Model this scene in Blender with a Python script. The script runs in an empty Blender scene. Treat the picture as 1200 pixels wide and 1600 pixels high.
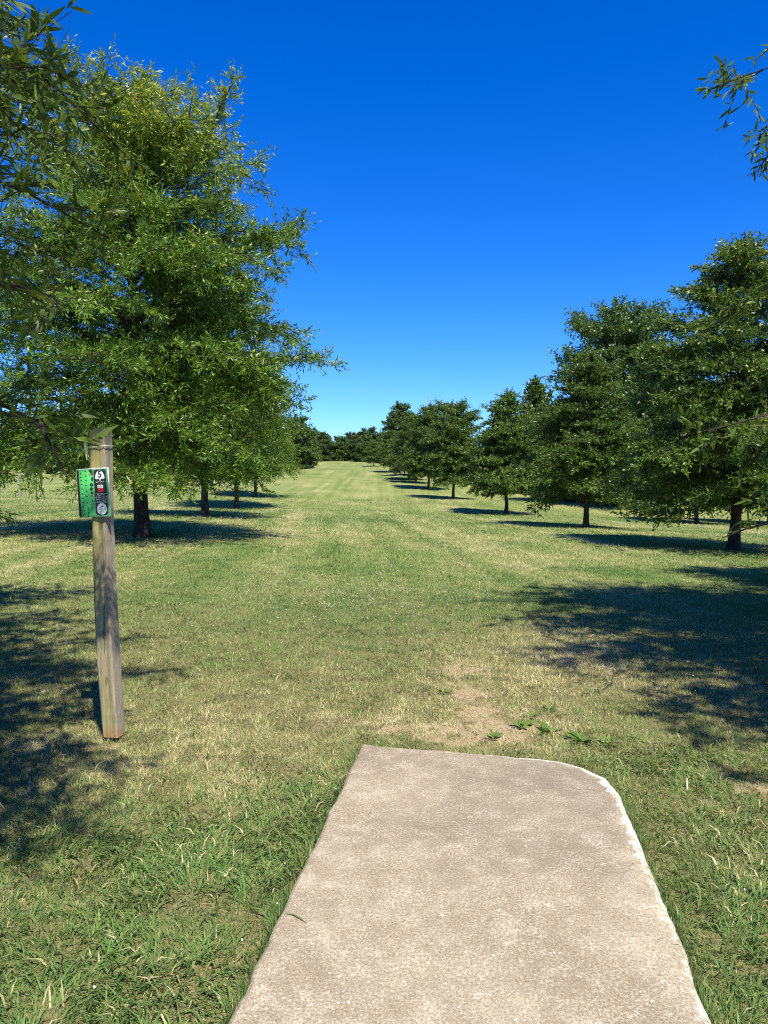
import bpy, math, random
import numpy as np
from mathutils import Vector

SC = bpy.context.scene
COL = SC.collection
R = math.radians

# ------------------------------------------------------------------ camera
CAM_H = 1.62
PITCH = 3.4
cam_d = bpy.data.cameras.new('camera')
cam_d.sensor_fit = 'VERTICAL'; cam_d.sensor_height = 36.0; cam_d.lens = 26.55
cam_d.clip_start = 0.05; cam_d.clip_end = 5000
cam = bpy.data.objects.new('camera', cam_d); COL.objects.link(cam)
cam.location = (0, 0, CAM_H); cam.rotation_euler = (R(90 - PITCH), 0, 0)
SC.camera = cam

# ------------------------------------------------------------------ light
SUN_EL = R(56)
SUN_AZ = R(157)                       # clockwise from +Y: behind the camera, to the right
sd = Vector((math.sin(SUN_AZ)*math.cos(SUN_EL), math.cos(SUN_AZ)*math.cos(SUN_EL), math.sin(SUN_EL)))
sl = bpy.data.lights.new('sun', 'SUN'); sl.energy = 5.0; sl.angle = R(0.53); sl.color = (1.0, 0.93, 0.80)
so = bpy.data.objects.new('sun', sl); COL.objects.link(so)
so.rotation_euler = (-sd).to_track_quat('-Z', 'Y').to_euler()
so.location = (8, -18, 30)

world = bpy.data.worlds.new('World'); SC.world = world; world.use_nodes = True
wn = world.node_tree; wn.nodes.clear()
sky = wn.nodes.new('ShaderNodeTexSky'); sky.sky_type = 'NISHITA'; sky.sun_disc = False
sky.sun_elevation = SUN_EL; sky.sun_rotation = SUN_AZ
sky.altitude = 200; sky.air_density = 1.0; sky.dust_density = 0.0; sky.ozone_density = 3.0
hs = wn.nodes.new('ShaderNodeHueSaturation'); hs.inputs['Saturation'].default_value = 1.45
hs.inputs['Hue'].default_value = 0.497
gm = wn.nodes.new('ShaderNodeGamma'); gm.inputs[1].default_value = 1.0
bg = wn.nodes.new('ShaderNodeBackground'); bg.inputs[1].default_value = 0.082
wo = wn.nodes.new('ShaderNodeOutputWorld')
wn.links.new(sky.outputs[0], hs.inputs['Color']); wn.links.new(hs.outputs[0], gm.inputs[0])
tint = wn.nodes.new('ShaderNodeMix'); tint.data_type = 'RGBA'; tint.blend_type = 'MULTIPLY'; tint.inputs[0].default_value = 1.0
tint.inputs[7].default_value = (.54, .90, 1.62, 1)
wn.links.new(gm.outputs[0], tint.inputs[6]); wn.links.new(tint.outputs[2], bg.inputs[0]); wn.links.new(bg.outputs[0], wo.inputs[0])

SC.view_settings.view_transform = 'Standard'; SC.view_settings.look = 'None'
SC.view_settings.gamma = 1.0; SC.view_settings.exposure = 0.66; SC.view_settings.use_curve_mapping = False
SC.render.engine = 'CYCLES'
cy = SC.cycles
cy.max_bounces = 5; cy.diffuse_bounces = 3; cy.glossy_bounces = 2; cy.transmission_bounces = 3; cy.transparent_max_bounces = 4
cy.use_fast_gi = False
cy.use_denoising = False; cy.pixel_filter_type = 'BLACKMAN_HARRIS'; cy.filter_width = 1.1
cy.caustics_reflective = False; cy.caustics_refractive = False
SC.render.use_persistent_data = False

# ------------------------------------------------------------------ helpers
def tag(o, label=None, cat=None, group=None, kind=None):
    if label: o['label'] = label
    if cat: o['category'] = cat
    if group: o['group'] = group
    if kind: o['kind'] = kind
    return o

def empty(name, loc=(0, 0, 0), rz=0):
    o = bpy.data.objects.new(name, None); COL.objects.link(o)
    o.location = loc; o.rotation_euler = (0, 0, rz); o.empty_display_size = 0.3
    return o

def link(name, me, mat, parent=None):
    o = bpy.data.objects.new(name, me); COL.objects.link(o)
    if mat is not None:
        me.materials.clear(); me.materials.append(mat)
    if parent is not None: o.parent = parent
    return o

def mesh_np(name, V, faces, attrs=None, smooth=False):
    """faces: list of (k,n) int arrays (tris, quads ...)."""
    me = bpy.data.meshes.new(name)
    V = np.ascontiguousarray(V, dtype=np.float32)
    me.vertices.add(len(V)); me.vertices.foreach_set('co', V.ravel())
    starts = []; loops = []; off = 0
    for F in faces:
        F = np.asarray(F, dtype=np.int32)
        if len(F) == 0: continue
        k, n = F.shape
        loops.append(F.ravel()); starts.append(off + np.arange(k, dtype=np.int32)*n); off += k*n
    L = np.concatenate(loops); S = np.concatenate(starts)
    me.loops.add(len(L)); me.loops.foreach_set('vertex_index', L)
    me.polygons.add(len(S)); me.polygons.foreach_set('loop_start', S)
    if smooth: me.polygons.foreach_set('use_smooth', np.ones(len(S), dtype=bool))
    me.update(calc_edges=True)
    for k, a in (attrs or {}).items():
        at = me.attributes.new(k, 'FLOAT', 'POINT'); at.data.foreach_set('value', np.ascontiguousarray(a, dtype=np.float32))
    return me

class MB:
    """collects vertices and faces of one mesh"""
    def __init__(s): s.V = []; s.F = {}; s.n = 0
    def add(s, V, F):
        V = np.asarray(V, float)
        for f in F: s.F.setdefault(len(f), []).append([i + s.n for i in f])
        s.V.append(V); s.n += len(V)
    def addn(s, V, F):
        F = np.asarray(F)
        s.F.setdefault(F.shape[1], []).extend((F + s.n).tolist())
        s.V.append(np.asarray(V, float)); s.n += len(V)
    def box(s, c, d):
        x, y, z = c; a, b, e = d[0]/2, d[1]/2, d[2]/2
        V = [(x+i*a, y+j*b, z+k*e) for k in (-1, 1) for j in (-1, 1) for i in (-1, 1)]
        s.add(V, [(0, 2, 3, 1), (4, 5, 7, 6), (0, 1, 5, 4), (2, 6, 7, 3), (0, 4, 6, 2), (1, 3, 7, 5)])
    def tube(s, P, rad, n=8, cap=True, jitter=0, rng=None):
        P = np.asarray(P, float); k = len(P)
        T = np.gradient(P, axis=0); T /= np.linalg.norm(T, axis=1)[:, None] + 1e-9
        ref = np.array([0, 0, 1.0]) if abs(T[0][2]) < .8 else np.array([1.0, 0, 0])
        V = []
        for i in range(k):
            a = np.cross(T[i], ref); a /= np.linalg.norm(a) + 1e-9; b = np.cross(T[i], a)
            th = np.arange(n)*2*math.pi/n
            r = rad[i]*np.ones(n)
            if jitter and rng is not None: r = r*(1 + rng.uniform(-jitter, jitter, n))
            V.append(P[i] + np.outer(np.cos(th)*r, a) + np.outer(np.sin(th)*r, b))
        V = np.concatenate(V)
        F = [(i*n+j, i*n+(j+1) % n, (i+1)*n+(j+1) % n, (i+1)*n+j) for i in range(k-1) for j in range(n)]
        s.add(V, F)
        if cap: s.F.setdefault(n, []).append([s.n - n + j for j in range(n)])
    def mesh(s, name, smooth=False):
        return mesh_np(name, np.concatenate(s.V), [np.array(v) for v in s.F.values()], smooth=smooth)
    def build(s, name, mat, parent=None, smooth=False):
        return link(name, s.mesh(name, smooth), mat, parent)

_lat = np.random.RandomState(5).rand(256, 256)
def vnoise(x, y, sc=1.0, seed=0):
    x = np.asarray(x, float)*sc + seed*17.37; y = np.asarray(y, float)*sc + seed*9.71
    xi = np.floor(x).astype(int); yi = np.floor(y).astype(int); fx = x-xi; fy = y-yi
    fx = fx*fx*(3-2*fx); fy = fy*fy*(3-2*fy)
    g = lambda a, b: _lat[(xi+a) % 256, (yi+b) % 256]
    return (g(0, 0)*(1-fx)+g(1, 0)*fx)*(1-fy) + (g(0, 1)*(1-fx)+g(1, 1)*fx)*fy
def fbm(x, y, sc=1.0, seed=0, o=4):
    s = 0; a = .5; t = 0
    for i in range(o):
        s = s + a*vnoise(x, y, sc*2**i, seed+i*3); t += a; a *= .55
    return s/t
def sstep(a, b, x): 
    t = np.clip((np.asarray(x, float)-a)/(b-a), 0, 1); return t*t*(3-2*t)

# ------------------------------------------------------------------ terrain
_py = [-40, 0, 8, 14, 20, 30, 43, 57, 71, 84, 90, 104, 131, 152, 165, 260, 3000]
_pz = [0.1, 0, 0, -.08, -.28, -.52, -.93, -.85, -.43, .02, .30, .92, 1.75, 2.62, 2.78, 2.6, 2.6]
_g = np.arange(-40, 300, .5); _gz = np.interp(_g, _py, _pz)
_k = np.exp(-.5*(np.arange(-16, 17)/6.0)**2); _k /= _k.sum()
_gz = np.convolve(np.pad(_gz, 16, mode='edge'), _k, 'valid')
def hgt(x, y):
    x = np.asarray(x, float); y = np.asarray(y, float)
    p = np.interp(y, _g, _gz)
    w = sstep(3, 15, y)*(1 - sstep(60, 110, y))
    c = -.035*45*np.tanh(x/45)*w
    n = (fbm(x, y, .12, 3, 2)-.5)*.5*sstep(20, 60, np.hypot(x, y)) + (fbm(x, y, .6, 8, 3)-.5)*.05*sstep(1.5, 6, np.hypot(x, y))
    return p + c + n

# concrete tee pad outline (top view, anticlockwise)
def pad_outline():
    P = [(-.99, -1.6), (.46, -1.6), (.94, 2.08), (1.008, 2.61)]
    # rounded front right corner
    P += [(1.125, 3.42), (1.145, 3.6), (1.13, 3.76), (1.06, 3.88), (.95, 3.955), (.82, 3.99)]
    P += [(.4, 4.085), (-.127, 4.20)]
    P = np.array(P); out = []
    for i in range(len(P)):
        a, b = P[i], P[(i+1) % len(P)]
        n = max(1, int(np.linalg.norm(b-a)/.03))
        for j in range(n): out.append(a+(b-a)*j/n)
    out = np.array(out)
    nx = (fbm(out[:, 0]+5, out[:, 1], 9, 2, 3)-.5)*.022
    ny = (fbm(out[:, 0]+9, out[:, 1], 9, 6, 3)-.5)*.022
    big = (fbm(out[:, 0], out[:, 1]+3, 2.2, 4, 2)-.5)*.03
    out[:, 0] += nx + big*(out[:, 0] > .3); out[:, 1] += ny*(out[:, 1] > 3.4)
    return out
PAD = pad_outline()
def pad_dist(x, y):
    """signed distance to the pad outline (negative inside)"""
    x = np.asarray(x, float); y = np.asarray(y, float)
    A = PAD[::2]; B = np.roll(A, -1, axis=0)
    d = np.full(x.shape, 1e9); ins = np.zeros(x.shape, bool)
    for a, b in zip(A, B):
        ab = b-a; t = np.clip(((x-a[0])*ab[0]+(y-a[1])*ab[1])/(ab@ab), 0, 1)
        d = np.minimum(d, np.hypot(x-a[0]-t*ab[0], y-a[1]-t*ab[1]))
        c = ((a[1] > y) != (b[1] > y)) & (x < (b[0]-a[0])*(y-a[1])/(b[1]-a[1]+1e-12)+a[0])
        ins ^= c
    return np.where(ins, -d, d)

POST = (-1.60, 4.40)
DIRT = [(.60, 5.35, .10, .26), (.66, 4.85, .12, .30), (.58, 4.50, .34, .10), (.06, 4.62, .13, .11), (.66, 6.0, .16, .14),
        (POST[0]+.05, POST[1]-.06, .10, .07), (1.85, 3.75, .11, .07), (2.1, 3.3, .13, .07)]
def dirt_f(x, y):
    m = np.zeros(np.shape(x))
    wx = x + (fbm(x, y, 6, 21, 5)-.5)*.42; wy = y + (fbm(x, y, 6, 31, 5)-.5)*.42
    br = (fbm(x, y, 26, 37, 3)-.5)*1.5
    for cx, cy_, a, b in DIRT:
        m = np.maximum(m, 1.75 - np.sqrt(((wx-cx)/a)**2 + ((wy-cy_)/b)**2))
    return np.clip(m*.85+br*1.5*(m > 0)-.12, 0, 1)
def dry_f(x, y):
    """0 = lush green, 1 = straw"""
    d = np.hypot(x, y)
    n = fbm(x*1.0, y*.6, .55, 11, 4)*.75 + fbm(x, y, 3.0, 14, 3)*.25
    n = (n-.5)*1.9+.5
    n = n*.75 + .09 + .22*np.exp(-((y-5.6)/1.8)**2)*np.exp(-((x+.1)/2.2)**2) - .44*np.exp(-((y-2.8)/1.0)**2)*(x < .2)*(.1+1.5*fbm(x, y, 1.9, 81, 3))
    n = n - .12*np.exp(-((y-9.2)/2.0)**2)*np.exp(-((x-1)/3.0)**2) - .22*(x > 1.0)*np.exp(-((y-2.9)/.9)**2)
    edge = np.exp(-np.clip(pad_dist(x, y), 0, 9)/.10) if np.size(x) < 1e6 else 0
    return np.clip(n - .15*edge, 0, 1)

# ------------------------------------------------------------------ materials
def newmat(name):
    m = bpy.data.materials.new(name); m.use_nodes = True
    nt = m.node_tree; nt.nodes.clear()
    return m, nt
def N(nt, t, **kw):
    n = nt.nodes.new(t)
    for k, v in kw.items():
        if k.startswith('i_'): n.inputs[int(k[2:])].default_value = v
        else: setattr(n, k, v)
    return n
def ramp(nt, src, stops):
    r = nt.nodes.new('ShaderNodeValToRGB'); cr = r.color_ramp
    while len(cr.elements) > 1: cr.elements.remove(cr.elements[-1])
    cr.elements[0].position = stops[0][0]; cr.elements[0].color = tuple(stops[0][1])+(1,)
    for p, c in stops[1:]:
        e = cr.elements.new(p); e.color = tuple(c)+(1,)
    nt.links.new(src, r.inputs[0]); return r.outputs[0]
def mixc(nt, f, a, b, mode='MIX'):
    m = nt.nodes.new('ShaderNodeMix'); m.data_type = 'RGBA'; m.blend_type = mode
    for s, v in ((0, f), (6, a), (7, b)):
        if hasattr(v, 'is_linked') or isinstance(v, bpy.types.NodeSocket): nt.links.new(v, m.inputs[s])
        elif s == 0: m.inputs[0].default_value = v
        else: m.inputs[s].default_value = tuple(v)+(1,)
    return m.outputs[2]
def math_(nt, op, a, b=0.0, clamp=False):
    m = nt.nodes.new('ShaderNodeMath'); m.operation = op; m.use_clamp = clamp
    for i, v in enumerate((a, b)):
        if isinstance(v, bpy.types.NodeSocket): nt.links.new(v, m.inputs[i])
        else: m.inputs[i].default_value = v
    return m.outputs[0]
def noise(nt, vec, scale, detail=4, rough=.55, dist=0.0):
    n = nt.nodes.new('ShaderNodeTexNoise'); n.inputs['Scale'].default_value = scale
    n.inputs['Detail'].default_value = detail; n.inputs['Roughness'].default_value = rough; n.inputs['Distortion'].default_value = dist
    if vec is not None: nt.links.new(vec, n.inputs['Vector'])
    return n.outputs['Fac']
def attr(nt, name):
    a = nt.nodes.new('ShaderNodeAttribute'); a.attribute_name = name; return a.outputs['Fac']
def mapping(nt, vec, scale=(1, 1, 1), rot=(0, 0, 0)):
    m = nt.nodes.new('ShaderNodeMapping'); m.inputs['Scale'].default_value = scale; m.inputs['Rotation'].default_value = rot
    nt.links.new(vec, m.inputs['Vector']); return m.outputs[0]
def principled(nt, col, rough=.8, spec=.3, bump=None, bstr=.3, bdist=.01):
    p = nt.nodes.new('ShaderNodeBsdfPrincipled')
    if isinstance(col, bpy.types.NodeSocket): nt.links.new(col, p.inputs['Base Color'])
    else: p.inputs['Base Color'].default_value = tuple(col)+(1,)
    if isinstance(rough, bpy.types.NodeSocket): nt.links.new(rough, p.inputs['Roughness'])
    else: p.inputs['Roughness'].default_value = rough
    p.inputs['Specular IOR Level'].default_value = spec
    if bump is not None:
        b = nt.nodes.new('ShaderNodeBump'); b.inputs['Strength'].default_value = bstr; b.inputs['Distance'].default_value = bdist
        nt.links.new(bump, b.inputs['Height']); nt.links.new(b.outputs[0], p.inputs['Normal'])
    return p
def out(nt, sh):
    o = nt.nodes.new('ShaderNodeOutputMaterial'); nt.links.new(sh, o.inputs[0])
def flat(name, col, rough=.5, spec=.4):
    m, nt = newmat(name); out(nt, principled(nt, col, rough, spec).outputs[0]); return m

def leaf_mat(name, dark, mid, light, young=(.33, .36, .03), trans=.32, rough=.42, spec=.5):
    m, nt = newmat(name)
    c = ramp(nt, attr(nt, 'var'), [(0.0, dark), (.5, mid), (1.0, light)])
    c = mixc(nt, attr(nt, 'young'), c, young)
    oi = nt.nodes.new('ShaderNodeObjectInfo')
    hv = nt.nodes.new('ShaderNodeHueSaturation')
    nt.links.new(c, hv.inputs['Color'])
    nt.links.new(math_(nt, 'MULTIPLY_ADD', oi.outputs['Random'], .3), hv.inputs['Value'])
    nt.nodes[-1].inputs[0]
    for n in nt.nodes:
        if n.type == 'MATH' and n.operation == 'MULTIPLY_ADD': n.inputs[2].default_value = .85
    c = hv.outputs[0]
    p = principled(nt, c, rough, spec)
    t = nt.nodes.new('ShaderNodeBsdfTranslucent')
    tc = mixc(nt, .6, c, (.20, .30, .02), 'MIX')
    nt.links.new(tc, t.inputs[0])
    mx = nt.nodes.new('ShaderNodeMixShader'); mx.inputs[0].default_value = trans
    nt.links.new(p.outputs[0], mx.inputs[1]); nt.links.new(t.outputs[0], mx.inputs[2])
    out(nt, mx.outputs[0]); return m

M_OAK = leaf_mat('willow_oak_leaf', (.040, .095, .010), (.115, .210, .020), (.26, .39, .050), young=(.45, .45, .04))
M_NEAR = leaf_mat('near_oak_leaf', (.040, .080, .009), (.095, .150, .016), (.18, .26, .034), young=(.40, .42, .03), trans=.35, rough=.46)
M_ROW = leaf_mat('row_tree_leaf', (.034, .076, .012), (.085, .150, .022), (.185, .275, .044))
M_BROAD = leaf_mat('broad_tree_leaf', (.030, .074, .018), (.070, .135, .030), (.15, .235, .055))
M_FAR = leaf_mat('far_tree_leaf', (.038, .078, .020), (.085, .145, .034), (.16, .235, .05))

def bark_mat():
    m, nt = newmat('bark')
    tc = nt.nodes.new('ShaderNodeTexCoord')
    v = mapping(nt, tc.outputs['Object'], (14, 14, 2.2))
    n1 = noise(nt, v, 1.6, 6, .65, .6)
    c = ramp(nt, n1, [(.3, (.022, .017, .013)), (.55, (.065, .052, .04)), (.8, (.13, .11, .09))])
    out(nt, principled(nt, c, .9, .15, n1, .8, .03).outputs[0]); return m
M_BARK = bark_mat()

def ground_mat():
    m, nt = newmat('lawn_ground')
    g = nt.nodes.new('ShaderNodeNewGeometry'); pos = g.outputs['Position']
    dry = attr(nt, 'dry'); dirt = attr(nt, 'dirt')
    # stripes left by the mower, running towards the crest
    sv = mapping(nt, pos, (1, .012, 0), (0, 0, R(-5.2)))
    s1 = noise(nt, sv, .62, 3, .6)
    s2 = noise(nt, mapping(nt, pos, (1, .02, 0), (0, 0, R(-5.2))), 2.2, 2, .5)
    patch = noise(nt, mapping(nt, pos, (.35, 1.0, 1)), .35, 5, .6)
    fine = noise(nt, mapping(nt, pos, (1, .45, 1)), 14, 5, .75)
    mid = noise(nt, mapping(nt, pos, (1, .5, 1)), 3.3, 4, .65)
    f = math_(nt, 'ADD', math_(nt, 'MULTIPLY', dry, .42), math_(nt, 'MULTIPLY', s1, .40))
    f = math_(nt, 'ADD', f, math_(nt, 'MULTIPLY', s2, .42))
    f = math_(nt, 'ADD', f, math_(nt, 'MULTIPLY', patch, .30))
    f = math_(nt, 'ADD', f, math_(nt, 'MULTIPLY', mid, .22))
    f = math_(nt, 'ADD', f, math_(nt, 'MULTIPLY', fine, .34))
    f = math_(nt, 'SUBTRACT', f, .53)
    c = ramp(nt, f, [(.20, (.085, .140, .034)), (.40, (.165, .215, .058)), (.60, (.262, .280, .098)), (.82, (.42, .375, .17))])
    # close to the viewer the sheet is soil and thatch between real blades
    soil = ramp(nt, noise(nt, pos, 45, 5, .7), [(.3, (.08, .08, .03)), (.52, (.20, .18, .08)), (.72, (.38, .31, .16))])
    near = attr(nt, 'near')
    c = mixc(nt, near, c, soil)
    dn = noise(nt, pos, 60, 5, .7)
    dc = ramp(nt, dn, [(.25, (.22, .165, .085)), (.5, (.38, .30, .17)), (.75, (.54, .45, .28))])
    c = mixc(nt, dirt, c, dc)
    bn = noise(nt, pos, 30, 5, .75)
    out(nt, principled(nt, c, .95, .08, bn, .6, .03).outputs[0]); return m
M_GROUND = ground_mat()

def blade_mat():
    m, nt = newmat('grass_blade')
    f = attr(nt, 'dry'); v = attr(nt, 'var')
    c = ramp(nt, f, [(.0, (.068, .165, .040)), (.28, (.138, .222, .060)), (.50, (.255, .280, .098)), (.72, (.45, .40, .195)), (1.0, (.68, .58, .36))])
    hv = nt.nodes.new('ShaderNodeHueSaturation'); nt.links.new(c, hv.inputs['Color'])
    nt.links.new(math_(nt, 'ADD', math_(nt, 'MULTIPLY', v, .75), .72), hv.inputs['Value'])
    c = hv.outputs[0]
    p = principled(nt, c, .6, .10)
    t = nt.nodes.new('ShaderNodeBsdfTranslucent'); nt.links.new(c, t.inputs[0])
    mx = nt.nodes.new('ShaderNodeMixShader'); mx.inputs[0].default_value = .3
    nt.links.new(p.outputs[0], mx.inputs[1]); nt.links.new(t.outputs[0], mx.inputs[2])
    out(nt, mx.outputs[0]); return m
M_BLADE = blade_mat()

def concrete_mat():
    m, nt = newmat('weathered_concrete')
    g = nt.nodes.new('ShaderNodeNewGeometry'); pos = g.outputs['Position']
    big = noise(nt, pos, 1.3, 5, .6, .4); med = noise(nt, pos, 9, 5, .65); fine = noise(nt, pos, 110, 4, .8); spk = noise(nt, pos, 260, 2, .6)
    f = math_(nt, 'ADD', math_(nt, 'MULTIPLY', big, .32), math_(nt, 'MULTIPLY', med, .17))
    f = math_(nt, 'ADD', f, math_(nt, 'MULTIPLY', noise(nt, pos, 105, 3, .9), .52))
    c = ramp(nt, f, [(.38, (.205, .170, .112)), (.51, (.335, .280, .190)), (.64, (.520, .446, .315))])
    sp = ramp(nt, math_(nt, 'ADD', math_(nt, 'MULTIPLY', fine, .7), math_(nt, 'MULTIPLY', med, .3)), [(.53, (0, 0, 0)), (.59, (1, 1, 1))])
    c = mixc(nt, math_(nt, 'MULTIPLY', sp, .62), c, (.70, .60, .45))
    dk = ramp(nt, fine, [(.33, (1, 1, 1)), (.44, (0, 0, 0))])
    c = mixc(nt, math_(nt, 'MULTIPLY', dk, .75), c, (.12, .10, .08))
    # pale aggregate stones showing through the worn surface
    vo = nt.nodes.new('ShaderNodeTexVoronoi'); vo.inputs['Scale'].default_value = 55; nt.links.new(pos, vo.inputs['Vector'])
    st = math_(nt, 'MULTIPLY', math_(nt, 'LESS_THAN', vo.outputs['Distance'], .26), math_(nt, 'GREATER_THAN', noise(nt, pos, 22, 2, .5), .60))
    c = mixc(nt, math_(nt, 'MULTIPLY', st, .6), c, (.66, .61, .53))
    rust = math_(nt, 'GREATER_THAN', noise(nt, pos, 7.5, 3, .5), .745)
    c = mixc(nt, math_(nt, 'MULTIPLY', rust, .4), c, (.42, .22, .08))
    # dark weathering band just inside the worn pale rim
    c = mixc(nt, math_(nt, 'MULTIPLY', attr(nt, 'stain'), .4), c, (.15, .135, .115))
    en = ramp(nt, math_(nt, 'ADD', math_(nt, 'MULTIPLY', attr(nt, 'edge'), 1.0), math_(nt, 'MULTIPLY', noise(nt, pos, 22, 4, .75), 1.0)), [(.80, (0, 0, 0)), (.94, (1, 1, 1))])
    c = mixc(nt, math_(nt, 'MULTIPLY', en, .75), c, (.74, .70, .60))
    b = math_(nt, 'ADD', math_(nt, 'MULTIPLY', fine, .5), math_(nt, 'MULTIPLY', spk, .5))
    out(nt, principled(nt, c, .92, .2, b, .3, .004).outputs[0]); return m
M_CONC = concrete_mat()

def wood_mat():
    m, nt = newmat('weathered_post_wood')
    tc = nt.nodes.new('ShaderNodeTexCoord'); ob = tc.outputs['Object']
    gr = noise(nt, mapping(nt, ob, (60, 60, 2.0)), 1.0, 6, .7, .8)
    big = noise(nt, mapping(nt, ob, (9, 9, 1.1)), 1.0, 4, .6)
    c = ramp(nt, gr, [(.30, (.07, .055, .03)), (.42, (.26, .215, .12)), (.58, (.40, .34, .21)), (.78, (.55, .48, .33))])
    ck = noise(nt, mapping(nt, ob, (95, 95, 1.1)), 1.0, 3, .5, 1.2)
    c = mixc(nt, math_(nt, 'MULTIPLY', ramp(nt, ck, [(.34, (1, 1, 1)), (.40, (0, 0, 0))]), .8), c, (.05, .04, .03))
    kn = nt.nodes.new('ShaderNodeTexVoronoi'); kn.inputs['Scale'].default_value = 1.0; nt.links.new(mapping(nt, ob, (13, 13, 4.2)), kn.inputs['Vector'])
    c = mixc(nt, math_(nt, 'MULTIPLY', ramp(nt, kn.outputs['Distance'], [(.07, (1, 1, 1)), (.16, (0, 0, 0))]), .7), c, (.09, .06, .035))
    alg = ramp(nt, big, [(.42, (0, 0, 0)), (.62, (1, 1, 1))])
    nrm = nt.nodes.new('ShaderNodeNewGeometry')
    c = mixc(nt, math_(nt, 'MULTIPLY', alg, math_(nt, 'MULTIPLY', attr(nt, 'front'), .8)), c, (.30, .29, .085))
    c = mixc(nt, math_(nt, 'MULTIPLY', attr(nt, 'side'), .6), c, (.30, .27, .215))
    sx = nt.nodes.new('ShaderNodeSeparateXYZ'); nt.links.new(ob, sx.inputs[0])
    low = ramp(nt, math_(nt, 'ADD', sx.outputs[2], math_(nt, 'MULTIPLY', gr, .12)), [(.10, (1, 1, 1)), (.17, (0, 0, 0))])
    c = mixc(nt, math_(nt, 'MULTIPLY', low, .55), c, (.42, .17, .055))
    out(nt, principled(nt, c, .85, .2, gr, .9, .006).outputs[0]); return m
M_WOOD = wood_mat()

# ------------------------------------------------------------------ ground sheet
def axis(lo, hi, a, b, step, g=1.07):
    c = list(np.arange(a, b+1e-6, step))
    s = step; v = b
    while v < hi: s *= g; v += s; c.append(v)
    s = step; v = a; pre = []
    while v > lo: s *= g; v -= s; pre.append(v)
    return np.array(pre[::-1]+c)
gx = axis(-1500, 1500, -3.0, 3.2, .045); gy = axis(-60, 2500, 1.2, 7.5, .045, 1.045)
X, Y = np.meshgrid(gx, gy)
xf, yf = X.ravel(), Y.ravel()
Z = hgt(xf, yf)
pd = np.full(xf.shape, 9.0); nearpad = (np.abs(xf) < 3) & (yf > -3) & (yf < 6); pd[nearpad] = pad_dist(xf[nearpad], yf[nearpad])
Z = Z - .06*sstep(.03, -.12, pd)          # dips under the slab
Z = Z - .012*dirt_f(xf, yf)
nyy, nxx = X.shape
idx = np.arange(nyy*nxx).reshape(nyy, nxx)
F = np.stack([idx[:-1, :-1], idx[:-1, 1:], idx[1:, 1:], idx[1:, :-1]], -1).reshape(-1, 4)
dd = np.hypot(xf, yf)
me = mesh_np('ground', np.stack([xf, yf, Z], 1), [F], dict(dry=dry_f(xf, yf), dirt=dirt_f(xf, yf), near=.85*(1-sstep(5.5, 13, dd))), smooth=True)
tag(link('ground', me, M_GROUND), kind='structure')

# ------------------------------------------------------------------ concrete pad
def build_pad():
    n = len(PAD); cen = np.array([.25, 1.6])
    nx_ = np.roll(PAD, -1, 0)-np.roll(PAD, 1, 0); nx_ /= np.linalg.norm(nx_, axis=1)[:, None]
    inn = np.stack([-nx_[:, 1], nx_[:, 0]], 1)
    inn = sum(np.roll(inn, k_, 0) for k_ in range(-5, 6)); inn /= np.linalg.norm(inn, axis=1)[:, None]
    chip = fbm(PAD[:, 0], PAD[:, 1], 7, 12, 2)
    worn = sstep(.3, .95, PAD[:, 0])*sstep(1.0, 2.2, PAD[:, 1])*1.0
    front = sstep(3.75, 3.95, PAD[:, 1])
    top = .055
    rings = [(-.01, -.16, 1), (0, top-.022, 1), (.006, top-.011, 1), (.014, top-.005, 1), (.024, top-.001, .0), (.036, top, 0), (.050, top+.001, 0), (.070, top+.001, 0)]
    V = []; E = []; S = []
    wfac = .5 + .85*worn*(.35+.65*sstep(2.6, 3.6, PAD[:, 1])) + .15*front*(PAD[:, 0] > .5)
    for k, (ins, z, e) in enumerate(rings):
        w = ins*(.6 + 1.5*np.clip(chip-.3, 0, 1)*(.5+worn) + (.5*worn)) if k >= 2 else ins
        p = PAD + inn*np.asarray(w).reshape(-1, 1)*1.0
        zz = z - (0.010*np.clip(chip-.5, 0, 1)*(k in (1, 2, 3)))
        V.append(np.column_stack([p, np.full(n, 0)+zz]))
        E.append(np.clip(({0: .4, 1: .45, 2: .46, 3: .42, 4: .34, 5: .22, 6: .10, 7: 0}[k])*wfac, 0, 1)); S.append(np.clip({4: .1, 5: .4, 6: .8, 7: 1.0}.get(k, 0)*(.15+worn*.85)*sstep(2.3, 3.6, PAD[:, 1]), 0, 1))
    F = []
    for k in range(len(rings)-1):
        for j in range(n):
            F.append((k*n+j, k*n+(j+1) % n, (k+1)*n+(j+1) % n, (k+1)*n+j))
    V = np.concatenate(V); b = (len(rings)-1)*n
    me = bpy.data.meshes.new('concrete_tee_pad')
    from mathutils.geometry import tessellate_polygon
    # inner grid so that the worn band fades into the slab
    inner = V[b:b+n]
    cap = [tuple(b+i for i in t) for t in tessellate_polygon([[Vector(p) for p in inner]])]
    me.from_pydata(V.tolist(), [], F+cap)
    for nm, a in (('edge', np.concatenate(E)), ('stain', np.concatenate(S))):
        at = me.attributes.new(nm, 'FLOAT', 'POINT'); at.data.foreach_set('value', a.astype(np.float32))
    me.update()
    o = link('concrete_tee_pad', me, M_CONC)
    tag(o, 'worn pale concrete tee pad with a rounded corner set in the grass', 'tee pad')
build_pad()

# ------------------------------------------------------------------ trees
def norm(a): return a/(np.linalg.norm(a, axis=-1, keepdims=True)+1e-9)

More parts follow.
